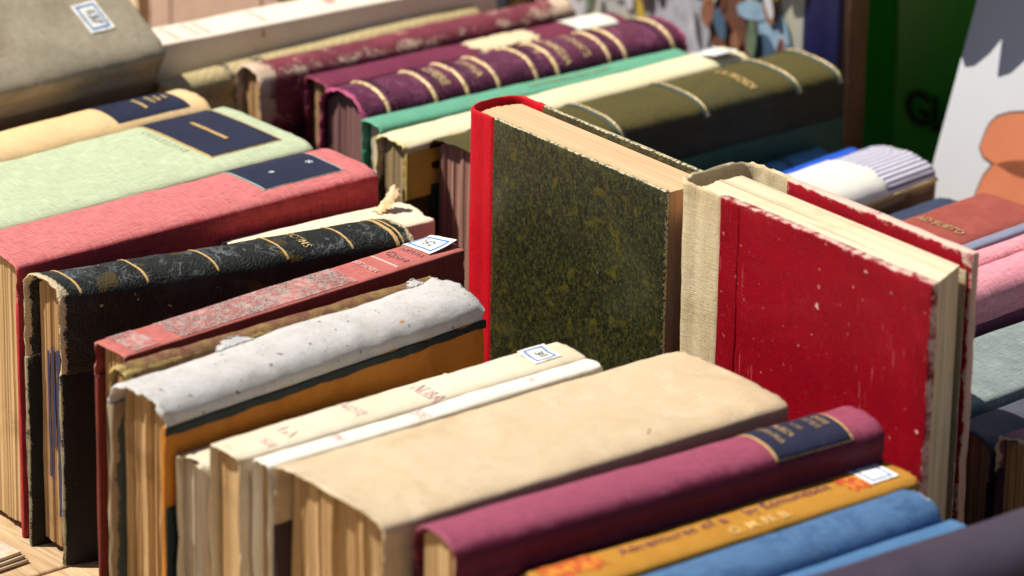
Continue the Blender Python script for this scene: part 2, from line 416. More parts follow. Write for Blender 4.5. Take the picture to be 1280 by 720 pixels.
b = Book('book', 'peach cloth book with a dark navy title label, between taupe and pale green books', (-.2534, -.0293), .0325, .1242, .124, yaw=1.1, crown=.008, n=2.3,
         spine=cover('peach_cloth', S(238, 203, 150), S(228, 188, 134), weave=.25, mott=.6, dirt=.12, rough=.75), board=cover('peach_board', S(232, 196, 145), weave=.25), page=PG_CREAM, seed=2, group=GRP_F)
b.patch('title_label', -1.0, .62, .60, .92, NAVY, skew=0); b.band(-.25, .35, .755, .0014, GOLD, name='gilt_rule', off=.0008)
for k in range(3): b.band(-.25+.05*k, .18-.06*k, .81+.032*k, .0017, GOLDW, name='gilt_title', off=.0008)

b = Book('book', 'wide pale green cloth book with a navy label and one gold rule', (-.2008, -.0580), .0695, .1888, .123, yaw=1.2, crown=.006, n=4.6,
         spine=cover('pale_green_cloth', S(190, 200, 164), S(178, 189, 152), weave=.5, mott=.5, dirt=.1, wear=S(225, 225, 200), wend=.05, wridge=.1, wbase=-.1, rough=.82),
         board=cover('pale_green_board', S(190, 204, 164), weave=.5), page=PG_CREAM, seed=3, group=GRP_F)
b.patch('label_border', -.99, .60, .748, .955, GOLD, off=.0003); b.patch('title_label', -.975, .585, .754, .949, NAVY, off=.00055)
b.band(-.5, .22, .85, .0018, GOLD, name='gilt_rule', off=.001); 
M_ = rubbed('faded_gilt', S(225, 205, 150), S(203, 216, 176), .46, .1, 1500); b.text('COLLEZIONE', -.2, .728, .0048, M_, spacing=1.2)

b = Book('book', 'coral red cloth book with a navy label bearing two tiny stars', (-.1438, -.0552), .0418, .1859, .1235, yaw=0, crown=.005, n=3.4,
         spine=cover('coral_cloth', S(188, 62, 64), S(172, 50, 54), lit_top=S(204, 112, 109), weave=.9, mott=.8, mscale=90, wear=S(232, 156, 150), wend=.3, wridge=.2, wbase=.03, wnoise=.5, dirt=.15, rough=.85, sheen=.15),
         board=cover('coral_board', S(190, 60, 62), weave=.8), page=PG_TAN, seed=4, rag=.0003, group=GRP_F)
b.patch('label_border', -.86, .52, .705, .935, plain('grey_border', S(150, 165, 155), .7), off=.0003); b.patch('title_label', -.84, .50, .711, .929, NAVY, off=.00055)
b.text('*', -.1, .775, .0065, plain('silver_star', S(205, 215, 215), .5), name='star', off=.0009); b.text('*', -.15, .885, .0085, bpy.data.materials['silver_star'], name='star', off=.0009)

creamp = cover('cream_paper', S(236, 224, 194), S(226, 208, 170), weave=.15, mott=.8, mscale=50, dirt=.3, dirtc=S(190, 160, 110), wear=S(200, 170, 120), wend=.25, wridge=.1, wbase=-.2, rough=.85, bump=.15)
b = Book('book', 'small cream paperback wedged between the coral and black books, its corner torn', (-.1062, -.0020), .0275, .092, .1105, yaw=-3.7, crown=.003, n=4, th=.0006, paper=True, spine=creamp, page=PG_BROWN, sq=.0008, seed=5, tear=.004, group=GRP_F)
def curl(u, v): return .011*v**1.5*(.6+.4*math.sin(3*u))
b.patch('torn_or_shadow_flap', -.55, -.10, .80, .90, cover('flap_paper', S(226, 206, 170), S(205, 150, 70), weave=.1, mott=.9, mscale=180), raise_=curl, ragged=.003)

blackl = cover('black_leather', S(42, 43, 37), S(28, 27, 24), mott=.6, weave=.1, leather=1, rough=.42, bump=.5, wear=S(206, 186, 150), wend=.95, wridge=.20, wbase=-.10, wnoise=.45, nscale=330, dirt=.5, dirtc=S(84, 90, 92), scuff=(S(160, 170, 174), 85, .28, .05), specks=[(S(150, 142, 120), 260, .71), (S(74, 62, 36), 60, .62)])
blackb = cover('black_marbled_board', S(26, 27, 24), S(18, 19, 18), weave=.1, wear=S(150, 138, 110), wend=.62, wridge=0, wbase=-.10, wnoise=.40, rough=.55, dirt=.3)
b = Book('book', 'scuffed black leather book with thin gold rules, blue ink strokes down its pages', (-.0862, -.0720), .0275, .156, .1235, yaw=0, crown=.0075, n=2.3, wrap=.03, groove=.0007,
         spine=blackl, board=blackb, page=PG_BROWN, sq=.0060, seed=6, rag=.0006, wob=.0008, group=GRP_F, endlift=(.001, -.001))
for f in (.06, .245, .44, .635, .82): b.band(-.55, .85, f, .0009, GOLD, name='gilt_rule')
b.band(-.75, .95, .945, .0016, GOLD, name='gilt_rule'); b.band(-.75, .95, .962, .0008, GOLD, name='gilt_rule')
b.text('VICTIMS', .12, .705, .0052, GOLDW, spacing=1.05, squash=.8)
ink = plain('blue_ink', S(38, 40, 80), .6, var=.6, scale=200)
def strokes(b, xs, ya, mat):
    for q, (x, z0, z1, w) in enumerate(xs):
        V, F = [], []; n = 14
        for i in range(n+1):
            z = z0+(z1-z0)*i/n; ww = w*(.7+.5*nz(0, 0, z, 120, q)); xc = x+.0004*nz(1, 0, z, 60, q)
            V += [(xc-ww/2, ya, z), (xc+ww/2, ya, z)]
        F = [(2*i, 2*i+1, 2*i+3, 2*i+2) for i in range(n)]
        mesh_obj('ink_stroke', V, F, mat, b.e)
strokes(b, [(-.0040, .034, .090, .0021), (-.0006, .048, .092, .0022), (.0030, .018, .092, .0036), (-.0020, .026, .06, .0008)], -.156/2+.006-.0013, ink)
def cock(b, k):   # an old book gone slack: every part leans over along the spine
    for o in b.e.children:
        for v in o.data.vertices: v.co.x += k*v.co.y
cock(b, .2126)

rustc = cover('rust_cloth', S(150, 72, 64), S(136, 62, 56), lit_top=S(190, 108, 100), weave=.6, mott=.6, wear=S(214, 160, 150), wend=.45, wridge=.28, wbase=-.04, rough=.72, dirt=.2)
b = Book('book', 'rust red cloth book with silver ornament panel and a curling framed sticker', (-.0364, -.0768), .0205, .1786, .121, yaw=3.8, crown=.0022, n=4.5, spine=rustc, board=cover('rust_board', S(124, 54, 46), weave=.5, rough=.6), page=PG_BROWN, seed=7, rag=.0004, group=GRP_F)
Mo = NT('silver_ornament'); P_ = Mo.obj(); k_ = Mo.math('ABSOLUTE', Mo.math('SUBTRACT', Mo.noise(P_, 420, 3, .5, 2.2), .5))
k2 = Mo.math('MULTIPLY', Mo.math('SUBTRACT', 1, Mo.ramp(k_, .025, .07)), Mo.ramp(Mo.noise(P_, 60, 3, .6), .36, .5))
Mo.put(Mo.b.inputs['Base Color'], Mo.mix(k2, Mo.mix(Mo.ramp(Mo.noise(P_, 300, 4), .4, .6), S(192, 114, 106), S(188, 156, 146)), S(96, 92, 84))); Mo.b.inputs['Roughness'].default_value = .55
b.patch('ornament_panel', -.86, .80, .16, .675, Mo.m, off=.00022); b.patch('ornament_panel', -.86, .80, .03, .10, Mo.m, off=.00022)
SIL = rubbed('worn_silver', S(120, 112, 104), S(192, 120, 112), .50, .2, 900); SILV = rubbed('silver_line', S(225, 190, 180), S(200, 130, 122), .6, .1)
b.text('BEETHOVEN', -.03, .745, .0042, SILV, squash=.62); b.band(-.75, .75, .80, .0011, SILV, name='silver_rule')
b.text('Opere', -.03, .842, .0062, SIL, squash=.8); b.text('NATURA', -.03, .885, .0042, SIL, squash=.8)
b.patch('sticker', -.98, .62, .905, .99, STICK, off=.0005, uv01=True, raise_=lambda u, v: .0045*max(0, u*.6+v*.6-.5)**1.5); b.text('52', -.2, .945, .0062, INK, name='number', off=.0016)

thinc = cover('mottled_olive_maroon', S(112, 62, 58), S(150, 128, 70), mott=1, mscale=140, weave=.3, wear=S(176, 152, 92), wend=.8, wridge=.5, wbase=.05, wnoise=.6, dirt=.3, rough=.7)
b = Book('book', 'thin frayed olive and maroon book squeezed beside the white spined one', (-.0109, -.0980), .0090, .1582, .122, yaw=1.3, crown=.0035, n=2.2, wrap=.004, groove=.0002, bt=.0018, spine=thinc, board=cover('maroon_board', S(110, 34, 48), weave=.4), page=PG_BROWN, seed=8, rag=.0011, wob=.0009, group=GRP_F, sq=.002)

whitec = cover('torn_white_paper', S(208, 205, 201), S(192, 187, 180), weave=.1, mott=.8, dirt=.45, dirtc=S(170, 160, 148), wear=S(176, 152, 116), wend=.35, wridge=.05, wbase=-.14, wnoise=.45, rough=.9, bump=.6, scuff=(S(160, 152, 144), 110, .45, .02),
               specks=[(S(110, 100, 92), 330, .69), (S(196, 140, 90), 210, .72), (S(120, 112, 104), 800, .70)])
orangec = cover('orange_board', S(206, 134, 50), S(188, 112, 40), weave=.15, mott=.7, mscale=40, wear=S(90, 70, 46), wend=.4, wridge=0, wbase=-.12, rough=.7, dirt=.35, dirtc=S(120, 70, 26))
b = Book('book', 'battered book with torn white paper spine and orange boards', (.0097, -.1030), .0345, .167, .1245, yaw=4.7, crown=.0095, n=2.3, wrap=.0012, groove=0, th=.0016, spine=whitec, board=orangec, back_board=cover('grey_teal_board', S(70, 84, 84), weave=.2, wear=S(160, 140, 110), wend=.6, wbase=-.05), page=PG_TAN, sq=.0065, seed=9, rag=.0014, wob=.0011, group=GRP_F, tear=.003, prag=.0016)
teal = cover('dark_teal_leather', S(34, 50, 54), S(22, 26, 26), weave=.1, mott=.9, mscale=120, wear=S(120, 150, 150), wend=.4, wridge=.2, wbase=-.06, wnoise=.5, rough=.5)
def strip_side(b, name, mat, z0, z1, x, thk, f0=0, f1=1, seed=0, wav=.0012, edge=.3):
    n = 60; V, F = [], []
    for i in range(n+1):
        y = b.fy(f0+(f1-f0)*i/n); a = z0+wav*nz(0, y, 0, 55, seed)+wav*.6*nz(0, y, 3, 170, seed); c = z1+wav*.5*nz(0, y, 9, 80, seed)
        V += [(x, y, c), (x+thk, y, c-.0003), (x+thk, y, a+.0003), (x, y, a)]
    for i in range(n):
        for k in range(4): F.append((4*i+k, 4*i+(k+1) % 4, 4*i+4+(k+1) % 4, 4*i+4+k))
    F += [(3, 2, 1, 0), (4*n, 4*n+1, 4*n+2, 4*n+3)]
    ne = len(V); o = mesh_obj(name, V, F, mat, b.e, [(v[2], v[1]) for v in V], {'edge': [edge]*ne, 'ridge': [.5]*ne}); flat_ends(o, 40); return o
strip_side(b, 'leather_remnant', teal, .1098, .1135, .0345/2, .0008, seed=3)
strip_side(b, 'leather_remnant', teal, .040, .0800, .0345/2, .0006, seed=5)
for (g, f, w, h) in ((-.62, .36, .055, .0035), (-.6, .93, .02, .003)):
    b.patch('torn_lip', g-.05, g+.10, f-w, f+w, whitec, off=.0004, raise_=lambda u, v, h=h: h*(1-u)**1.2*math.sin(math.pi*v)**.6, ragged=.002)

crm = cover('yellowed_paper', S(228, 215, 190), S(218, 199, 166), weave=.12, mott=.7, mscale=45, dirt=.3, dirtc=S(205, 172, 120), wear=S(206, 176, 130), wend=.3, wridge=.1, wbase=-.2, wnoise=.5, rough=.88, bump=.2)
crm2 = cover('white_paper_cover', S(238, 231, 214), S(230, 219, 196), weave=.1, mott=.5, dirt=.15, wear=S(220, 196, 156), wend=.3, wridge=.15, wbase=-.2, rough=.85, bump=.15)
b = Book('book', 'ragged cream paperback with torn spine head and grey page ends', (.0432, -.1150), .0185, .1320, .1030, yaw=.8, crown=.0025, n=3.5, th=.0009, paper=True, spine=crm, page=PG_GREY, sq=.0025, seed=10, rag=.0013, wob=.0009, group=GRP_F, tear=.007, prag=.001)
b = Book('book', 'cream paperback with faded pink stamps and a framed sticker near its far end', (.0637, -.0945), .0205, .1690, .114, yaw=-.2, crown=.0030, n=3.2, th=.0008, paper=True, spine=crm, page=PG_TAN, sq=.0045, seed=11, rag=.0007, wob=.0007, group=GRP_F, tear=.002)
PINK = rubbed('faded_pink_ink', S(222, 156, 166), S(238, 224, 200), .48, 0, 520, .85)
b.text('LA', .1, .17, .008, PINK); b.text('SEI', .4, .10, .0055, PINK); b.text('NOTE', -.1, .36, .007, PINK, squash=.7); b.text('ALBA', .2, .56, .010, PINK, squash=.7)
b.patch('sticker', -.5, .5, .865, .945, STICK, off=.0004, uv01=True, raise_=lambda u, v: .0014*max(0, .5-u)*2); b.text('31', .05, .905, .0058, INK, name='number', off=.0009)
b = Book('book', 'slim whitish paperback against the big beige book', (.0800, -.0925), .0108, .1630, .1135, yaw=.2, crown=.0025, n=3.0, th=.0008, paper=True, spine=crm2, page=PG_TAN, sq=.0045, seed=12, rag=.0006, wob=.0006, group=GRP_F)
b.text('IV', .0, .22, .006, PINK); b.text('SE', .0, .46, .0075, PINK); b.text('R', .0, .80, .004, rubbed('orange_ink', S(225, 180, 130), S(244, 236, 216), .5, 0, 900), squash=1)

beig = cover('beige_twill', S(216, 194, 160), S(196, 173, 139), weave=.3, mott=.8, mscale=28, stripes=(330, 'DIAGONAL', S(204, 181, 146)), grime=.55, scuff=(S(232, 216, 188), 38, .25, .04), wear=S(244, 232, 206), wend=.1, wridge=.02, wbase=-.10, wnoise=.42, nscale=130, dirt=.5, dirtc=S(184, 156, 114), rough=.85, bump=.3, specks=[(S(140, 112, 78), 170, .76)])
b = Book('book', 'wide plain beige cloth book, the thickest of the front row', (.1222, -.0757), .0690, .1945, .1155, yaw=-1.2, crown=.0055, n=3.8, wrap=.02, groove=.0006, spine=beig, board=cover('beige_board', S(190, 164, 126), weave=.5), back_board=cover('shaded_beige_board', S(66, 50, 50), weave=.3), page=PG_TAN, sq=.0060, seed=13, wob=.0009, rag=.0005, group=GRP_F, prag=.0013)  # back board coloured dark to paint in the shade on its inner face

plumc = cover('plum_cloth', S(104, 32, 54), S(92, 26, 46), lit_top=S(152, 74, 95), weave=.55, mott=.6, wear=S(206, 120, 140), wend=.2, wridge=.08, wbase=-.12, rough=.6, dirt=.12)
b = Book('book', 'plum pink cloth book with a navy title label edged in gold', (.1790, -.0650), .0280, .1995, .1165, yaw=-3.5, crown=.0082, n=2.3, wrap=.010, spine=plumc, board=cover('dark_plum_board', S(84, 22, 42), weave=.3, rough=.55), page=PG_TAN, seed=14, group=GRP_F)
b.patch('label_border', -.95, .82, .735, .925, GOLD, off=.0003); b.patch('title_label', -.94, .80, .741, .919, NAVY, off=.00055)
for k, (tx, f, sz, sq_) in enumerate((('STORIA DELLA', .775, .0036, .9), ('MUSICA', .805, .0044, 1), ('A CURA', .838, .0028, .9), ('TUTTE LE', .873, .0036, .9), ('OPERE', .895, .0040, 1))): b.text(tx, -.05, f, sz, GOLDW, squash=sq_*.75, off=.0009)

yel = cover('mustard_paper', S(188, 135, 52), S(172, 116, 40), weave=.15, mott=.6, dirt=.2, wear=S(240, 216, 160), wend=.5, wridge=.12, wbase=-.11, wnoise=.5, rough=.6, bump=.2)
b = Book('book', 'mustard yellow book with purple lettering along its spine, beside the bright blue book', (.2040, -.0518), .0235, .1734, .100, yaw=-1.7, crown=.0035, n=2.8, wrap=.006, spine=yel, board=cover('ochre_board', S(190, 130, 44)), page=PG_TAN, seed=15, rag=.0010, group=GRP_F)
PURP = rubbed('purple_ink', S(120, 70, 84), S(200, 140, 60), .56, 0, 800)
b.text('Adventures of a', -.15, .36, .0075, PURP, along=True, spacing=1.05); b.text('by Edmundson', -.15, .68, .0070, PURP, along=True)
b.text('O. M. N. B.', .55, .56, .0062, rubbed('pale_ink', S(240, 205, 140), S(226, 170, 70), .5, 0, 800), along=True)
RED_ = rubbed('brick_red_print', S(190, 78, 40), S(214, 140, 50), .5, 0, 250)
b.patch('print_patch', -.8, .55, .83, .885, RED_, off=.00025, ragged=.004); b.patch('print_patch', -.9, .3, .02, .16, RED_, off=.00025, ragged=.006)
b.patch('sticker', -.75, .45, .885, .965, STICK, off=.0005, uv01=True)
blu = cover('bright_blue_cloth', S(52, 88, 138), S(42, 74, 122), lit_top=S(78, 112, 150), weave=.6, mott=.8, mscale=40, wear=S(196, 206, 214), wend=.55, wridge=.04, wbase=-.09, wnoise=.45, rough=.7, scuff=(S(40, 70, 110), 60, .5, .05))
b = Book('book', 'bright blue cloth book with whitened worn ends, lower right', (.2305, -.0604), .0285, .1627, .102, yaw=-.7, crown=.0095, n=2.1, wrap=.006, spine=blu, board=cover('blue_board', S(50, 96, 156)), page=PG_CREAM, seed=16, rag=.0008, group=GRP_F)
b = Book('book', 'slim light blue paperback, between the bright blue and dark books', (.2500, -.0560), .0110, .1590, .0965, yaw=-.5, crown=.002, n=3, th=.0007, paper=True, spine=cover('light_blue_paper', S(80, 120, 160), S(66, 104, 146), weave=.1, wear=S(220, 226, 230), wend=.5, wridge=.05, wbase=-.12), page=PG_CREAM, seed=17, group=GRP_F)
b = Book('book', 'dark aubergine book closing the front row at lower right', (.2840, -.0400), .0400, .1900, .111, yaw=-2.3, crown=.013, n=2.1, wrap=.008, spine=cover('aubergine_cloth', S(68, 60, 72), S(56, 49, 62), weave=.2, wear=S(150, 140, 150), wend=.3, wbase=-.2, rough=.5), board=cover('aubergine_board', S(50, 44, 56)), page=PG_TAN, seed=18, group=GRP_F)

# ------------------------------------------------------------------ the two upright books
def upright(x_fore, y_mid, z_mid): # spine towards -x, front board towards -y
    return Matrix(((0, 0, -1, x_fore), (-1, 0, 0, y_mid), (0, 1, 0, z_mid), (0, 0, 0, 1)))
Mm = NT('olive_marbled_paper'); P_ = Mm.obj()
v1 = Mm.noise(Mm.obj((1, 1.0, 1.6)), 460, 5, .65, 1.0); v2 = Mm.noise(P_, 150, 3, .6, .5); v3 = Mm.noise(P_, 25, 4, .6)
cc = Mm.mix(Mm.ramp(v1, .40, .64), S(27, 28, 14), S(76, 78, 34)); vv = Mm.n('TexVoronoi', Vector=Mm.obj((1, 1, 1.4)), Scale=420, _feature='DISTANCE_TO_EDGE').outputs[0]; cc = Mm.mix(Mm.math('MULTIPLY', Mm.math('SUBTRACT', 1, Mm.ramp(vv, .02, .12)), .65), cc, S(18, 18, 10)); cc = Mm.mix(Mm.math('MULTIPLY', Mm.ramp(v2, .56, .70), .45), cc, S(112, 96, 24)); cc = Mm.mix(Mm.math('MULTIPLY', Mm.ramp(v3, .5, .7), .12), cc, S(122, 122, 84))
ed = Mm.math('ADD', Mm.attr('edge'), Mm.math('MULTIPLY', Mm.math('SUBTRACT', Mm.noise(P_, 700, 4, .65), .5), 1.0)); cc = Mm.mix(Mm.ramp(ed, .90, 1.0), cc, S(196, 182, 140))
sc_ = Mm.ramp(Mm.noise(Mm.obj((3, 1, 1)), 210, 3, .7), .70, .74); cc = Mm.mix(Mm.math('MULTIPLY', sc_, .5), cc, S(150, 148, 120))
Mm.put(Mm.b.inputs['Base Color'], cc); Mm.b.inputs['Roughness'].default_value = .42
Mm.put(Mm.b.inputs['Normal'], Mm.n('Bump', Strength=.2, Distance=.0003, Height=v1))
redc = cover('bright_red_cloth', S(212, 18, 34), S(196, 12, 28), weave=.25, mott=.4, rough=.6, dirt=.1)
b = Book('book', 'upright book with olive marbled boards and bright red cloth spine', None, .0290, .165, .131, mat4=upright(.056, .0595, .0825), crown=.0085, n=2.4, wrap=.0115, groove=.0004, spine=redc, board=Mm.m, page=PG_OLIVE, sq=.0028, seed=20, rag=.00022, wob=.0003, prag=.00025, pdrop=.003)
creamc = cover('soiled_cream_cloth', S(222, 203, 164), S(200, 175, 130), weave=.16, mott=.8, mscale=50, wear=S(240, 230, 206), wend=.25, wridge=.15, wbase=-.05, dirt=.4, dirtc=S(150, 122, 80), rough=.9, bump=.6, specks=[(S(70, 56, 40), 150, .74)])
scar = cover('scuffed_scarlet_cloth', S(152, 4, 25), S(132, 2, 20), spec=.15, scratch=(S(214, 110, 104), .7), weave=.35, mott=.7, mscale=35, wear=S(226, 190, 176), wend=.55, wridge=0, wbase=-.075, wnoise=.46, nscale=520, rough=.5, dirt=.15, specks=[(S(224, 176, 160), 150, .705), (S(206, 110, 100), 330, .72)], dirtc=S(196, 60, 66))
scarb = cover('chipped_scarlet_cloth', S(158, 5, 26), S(140, 3, 20), spec=.15, weave=.35, mott=.6, wear=S(222, 190, 172), wend=.78, wridge=0, wbase=-.16, wnoise=.5, nscale=420)
b = Book('book', 'upright scarlet book with a cream cloth spine and chipped edges', None, .0385, .170, .146, mat4=upright(.203, .0695, .085), crown=.006, n=2.6, wrap=.020, groove=.0009, th=.0016, bt=.0040, spine=creamc, board=scar, page=PG_CREAM, sq=.0035, zskew=.42, px=(-.0100, .0158), seed=21, backz=.0135, back_board=scarb, rag=.0008, wob=.0008, prag=.0003, pdrop=.004, endlift=(0, .001))
slab('pastedown', -.0385/2+.0041, -.0385/2+.0047, -.083, .0775, .016, .118, creamc, b.e, 33, bev=.0002)
strip_side(b, 'cloth_strip', scar, .1085, .1197, .0385/2, .0006, f0=.01, f1=.992, seed=12, wav=.0006, edge=.62)

# ------------------------------------------------------------------ rear row, from the left
whp = cover('blotched_white_paper', S(240, 226, 206), S(232, 214, 190), weave=.05, mott=.4, dirt=.25, dirtc=S(190, 140, 100), wear=S(190, 160, 110), wend=.3, wridge=.2, wbase=-.2, rough=.75, specks=[(S(176, 116, 76), 90, .72)])
b = Book('book', 'white paperback with faint print, its side pinkish and foxed', (-.3060, .1402), .0245, .1935, .131, yaw=-3.9, crown=.0015, n=5, th=.0008, paper=True, spine=whp, page=PG_CREAM, sq=.001, seed=30, group=GRP_B)
FNT = rubbed('faint_print', S(190, 180, 168), S(238, 224, 204), .5, 0, 700)
for f in (.08, .14, .17, .33): b.text('EDIZIONE', 0, f, .0046, FNT, squash=.8)
b.patch('print_patch', -.6, .2, .53, .555, rubbed('pink_bar', S(222, 150, 140), S(238, 220, 204), .6, 0, 600)); b.patch('print_patch', -.6, .2, .62, .635, bpy.data.materials['pink_bar'])
khk = cover('khaki_twill', S(192, 174, 134), S(174, 155, 114), weave=.8, mott=.6, stripes=(110, 'DIAGONAL', S(184, 164, 112)), dirt=.2, wear=S(228, 212, 170), wend=.2, wridge=.15, wbase=-.15)
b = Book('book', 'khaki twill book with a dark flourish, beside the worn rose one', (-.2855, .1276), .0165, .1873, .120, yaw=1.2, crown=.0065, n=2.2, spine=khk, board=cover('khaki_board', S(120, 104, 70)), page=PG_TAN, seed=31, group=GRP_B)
b.text('~', .25, .20, .022, plain('dark_flourish', S(44, 46, 54), .7), name='flourish'); b.text('s', .0, .30, .011, bpy.data.materials['dark_flourish'], name='flourish', shear=.4)
mwc = cover('worn_rose_leather', S(140, 66, 76), S(104, 44, 58), mott=.8, weave=.1, leather=.5, wear=S(216, 190, 162), wend=.7, wridge=.1, wbase=.34, wnoise=.5, nscale=240, rough=.6)
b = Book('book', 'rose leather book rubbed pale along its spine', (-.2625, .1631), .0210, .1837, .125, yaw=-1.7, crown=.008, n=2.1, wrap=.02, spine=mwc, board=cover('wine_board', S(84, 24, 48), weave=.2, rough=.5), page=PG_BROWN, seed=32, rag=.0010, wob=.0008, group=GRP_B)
mpc = cover('dull_maroon_cloth', S(122, 50, 72), S(104, 40, 66), weave=.4, mott=.8, wear=S(190, 90, 90), wend=.6, wridge=.1, wbase=-.12, rough=.7)
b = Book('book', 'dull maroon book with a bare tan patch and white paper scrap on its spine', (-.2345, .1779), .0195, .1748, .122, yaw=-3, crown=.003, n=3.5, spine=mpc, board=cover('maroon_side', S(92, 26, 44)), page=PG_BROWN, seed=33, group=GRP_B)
b.patch('bare_patch', -.75, .75, .50, .70, plain('bare_tan', S(226, 204, 164), .85, var=.2), ragged=.006); b.patch('paper_scrap', -.75, .85, .82, .955, plain('scrap_paper', S(228, 226, 208), .85, var=.15), off=.0005, raise_=lambda u, v: .001*u)
ppc = cover('purple_leather', S(70, 26, 50), S(54, 20, 42), lit_top=S(98, 46, 70), scuff=(S(160, 96, 128), 120, .5, .05), weave=.1, mott=.8, mscale=160, leather=1, wear=S(190, 84, 122), wend=.85, wridge=.05, wbase=-.10, wnoise=.42, rough=.45, bump=.5)
b = Book('book', 'purple leather book with many raised gilt bands and gilt lettering', (-.2040, .1752), .0362, .1882, .127, yaw=-1.8, crown=.0115, n=2.2, wrap=.02, spine=ppc, board=cover('purple_board', S(60, 18, 42), weave=.1, rough=.5), page=pages('pages_dim', S(150, 110, 104), S(128, 88, 84)), seed=34, rag=.0011, wob=.0007, group=GRP_B)
GB = rubbed('gilt_band_worn', S(226, 196, 140), S(110, 60, 66), .57, .15, 700)
for f in (.075, .215, .31, .405, .52, .585, .75, .80, .95): b.band(-.55, .98, f, .0021, GB, h=.0008)
for f in (.10, .24, .335, .545, .775, .925): b.band(-.62, .98, f, .0016, ppc, h=.0010, name='raised_band')
b.text('OPERE', .2, .262, .0068, GB, squash=.9); b.text('DIVINA', .2, .365, .0058, GB, squash=.9); b.text('II', .25, .565, .0058, GB); b.text('COMMEDIA', .2, .625, .0058, GB, squash=.85); b.text('DI DANTE', .2, .690, .0058, GB, squash=.85)
grc = cover('jade_cloth', S(104, 168, 138), S(92, 154, 124), weave=.2, mott=.4, wear=S(150, 196, 168), wend=.1, wbase=-.2, rough=.55, dirt=.1)
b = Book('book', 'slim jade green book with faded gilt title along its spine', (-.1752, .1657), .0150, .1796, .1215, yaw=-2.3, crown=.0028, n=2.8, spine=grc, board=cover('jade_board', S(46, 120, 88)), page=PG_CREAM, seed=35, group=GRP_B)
b.text('LES FLEURS DU SOIR', .1, .62, .0052, rubbed('faded_gold_print', S(176, 150, 84), S(96, 162, 124), .48, .1, 900), along=True)
cyc = cover('ivory_vellum', S(236, 222, 184), S(224, 206, 160), weave=.1, mott=.6, dirt=.2, wear=S(206, 184, 96), wend=.6, wridge=.25, wbase=-.12, rough=.6, dirtc=S(190, 176, 110))
b = Book('book', 'ivory book with yellowed edges and a pale label at its far end', (-.1560, .1714), .0215, .2052, .1225, yaw=.6, crown=.0040, n=2.8, wrap=.017, spine=cyc, board=cover('dark_marbled_side', S(40, 36, 26), S(90, 78, 50), mott=1, mscale=260, weave=.05), page=pages('pages_ribbed', S(206, 180, 136), S(176, 148, 104), streak=2), seed=36, rag=.0009, group=GRP_B)
strip_side(b, 'yellowed_joint', cover('yellowed_vellum', S(206, 184, 84), S(180, 158, 60), mott=.7, weave=.1, wear=S(216, 216, 200), wend=.2, wridge=.3, wbase=-.05), .096, .1178, .0215/2, .0007, seed=4, wav=.0008)
b.patch('sticker', -.7, .6, .90, .975, STICK, off=.0005, uv01=True, raise_=lambda u, v: .003*max(0, u-.5)*2)
dgc = cover('dark_olive_leather', S(46, 42, 26), S(34, 34, 26), lit_top=S(88, 80, 44), mott=1, mscale=40, weave=.1, leather=1, wear=S(128, 124, 84), wend=.35, wridge=.15, wbase=-.08, wnoise=.42, rough=.6, spec=.1, bump=.4, dirt=.4, dirtc=S(50, 58, 56), specks=[(S(176, 170, 140), 70, .76)])
b = Book('book', 'dark olive leather book with four gilt tooled bands and short gilt lettering', (-.1231, .1875), .0428, .2109, .1250, yaw=-.5, crown=.0085, n=2.7, wrap=.015, spine=dgc, board=cover('bottle_green_board', S(22, 62, 44), weave=.2, rough=.5), page=PG_PINK, sq=.004, seed=37, rag=.0006, group=GRP_B)
tg = plain('teal_tooling', S(40, 66, 60), .5)
for f in (.10, .36, .60, .865, .985): b.band(-.8, .98, f, .0042, tg, h=.0006, name='tooled_band'); b.band(-.78, .96, f, .0021, GOLDW, h=.0010)
b.text('LA PROIDI', .12, .755, .0066, GOLD, squash=.85)

# rear row, right of the upright books
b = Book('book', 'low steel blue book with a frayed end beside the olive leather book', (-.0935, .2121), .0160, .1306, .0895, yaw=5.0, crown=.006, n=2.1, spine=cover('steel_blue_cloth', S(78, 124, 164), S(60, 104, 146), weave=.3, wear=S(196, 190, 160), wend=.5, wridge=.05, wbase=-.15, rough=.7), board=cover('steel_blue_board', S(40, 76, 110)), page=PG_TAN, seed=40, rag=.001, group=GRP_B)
b.text('MEMORIE', .1, .80, .0042, plain('dark_print', S(36, 50, 66), .7), squash=.8); b.text('DI UN', .1, .70, .004, bpy.data.materials['dark_print'])
b = Book('booklet', 'vivid blue booklet edge pressed against the striped book', (-.0735, .2080), .0058, .150, .093, yaw=6.3, crown=.001, n=3, th=.0006, paper=True, spine=cover('vivid_blue_paper', S(40, 90, 200), weave=.05, wear=S(210, 210, 210), wend=.2, wbase=-.2), page=PG_CREAM, seed=41, group=GRP_B)
stc = cover('striped_cloth', S(226, 222, 226), S(214, 208, 216), weave=.2, mott=.3, dirt=.1, stripes=(105, 'X', S(96, 90, 130)), wear=S(226, 216, 190), wend=.2, wbase=-.25)
b = Book('book', 'book with a torn white paper patch over violet striped spine cloth', (-.0455, .2035), .0410, .1664, .100, yaw=6.3, crown=.0080, n=2.4, wrap=.002, groove=0, spine=stc, board=cover('scuffed_brown_board', S(92, 74, 54), S(60, 46, 34), mott=.9, mscale=50, weave=.1, wear=S(150, 124, 90), wend=.5, wbase=-.08, rough=.5), page=PG_TAN, seed=42, rag=.0008, group=GRP_B)
b.patch('paper_patch', -1.0, 1.05, .02, .80, cover('rough_white_paper', S(226, 223, 214), S(214, 206, 190), weave=.05, mott=.4, dirt=.25, dirtc=S(220, 196, 150), rough=.9, bump=.5), off=.0007, ny=50, ragged=.003)
strip_side(b, 'glue_line', plain('tan_glue', S(206, 176, 120), .8), .0895, .0915, .0205, .0010, seed=8, wav=.0006)
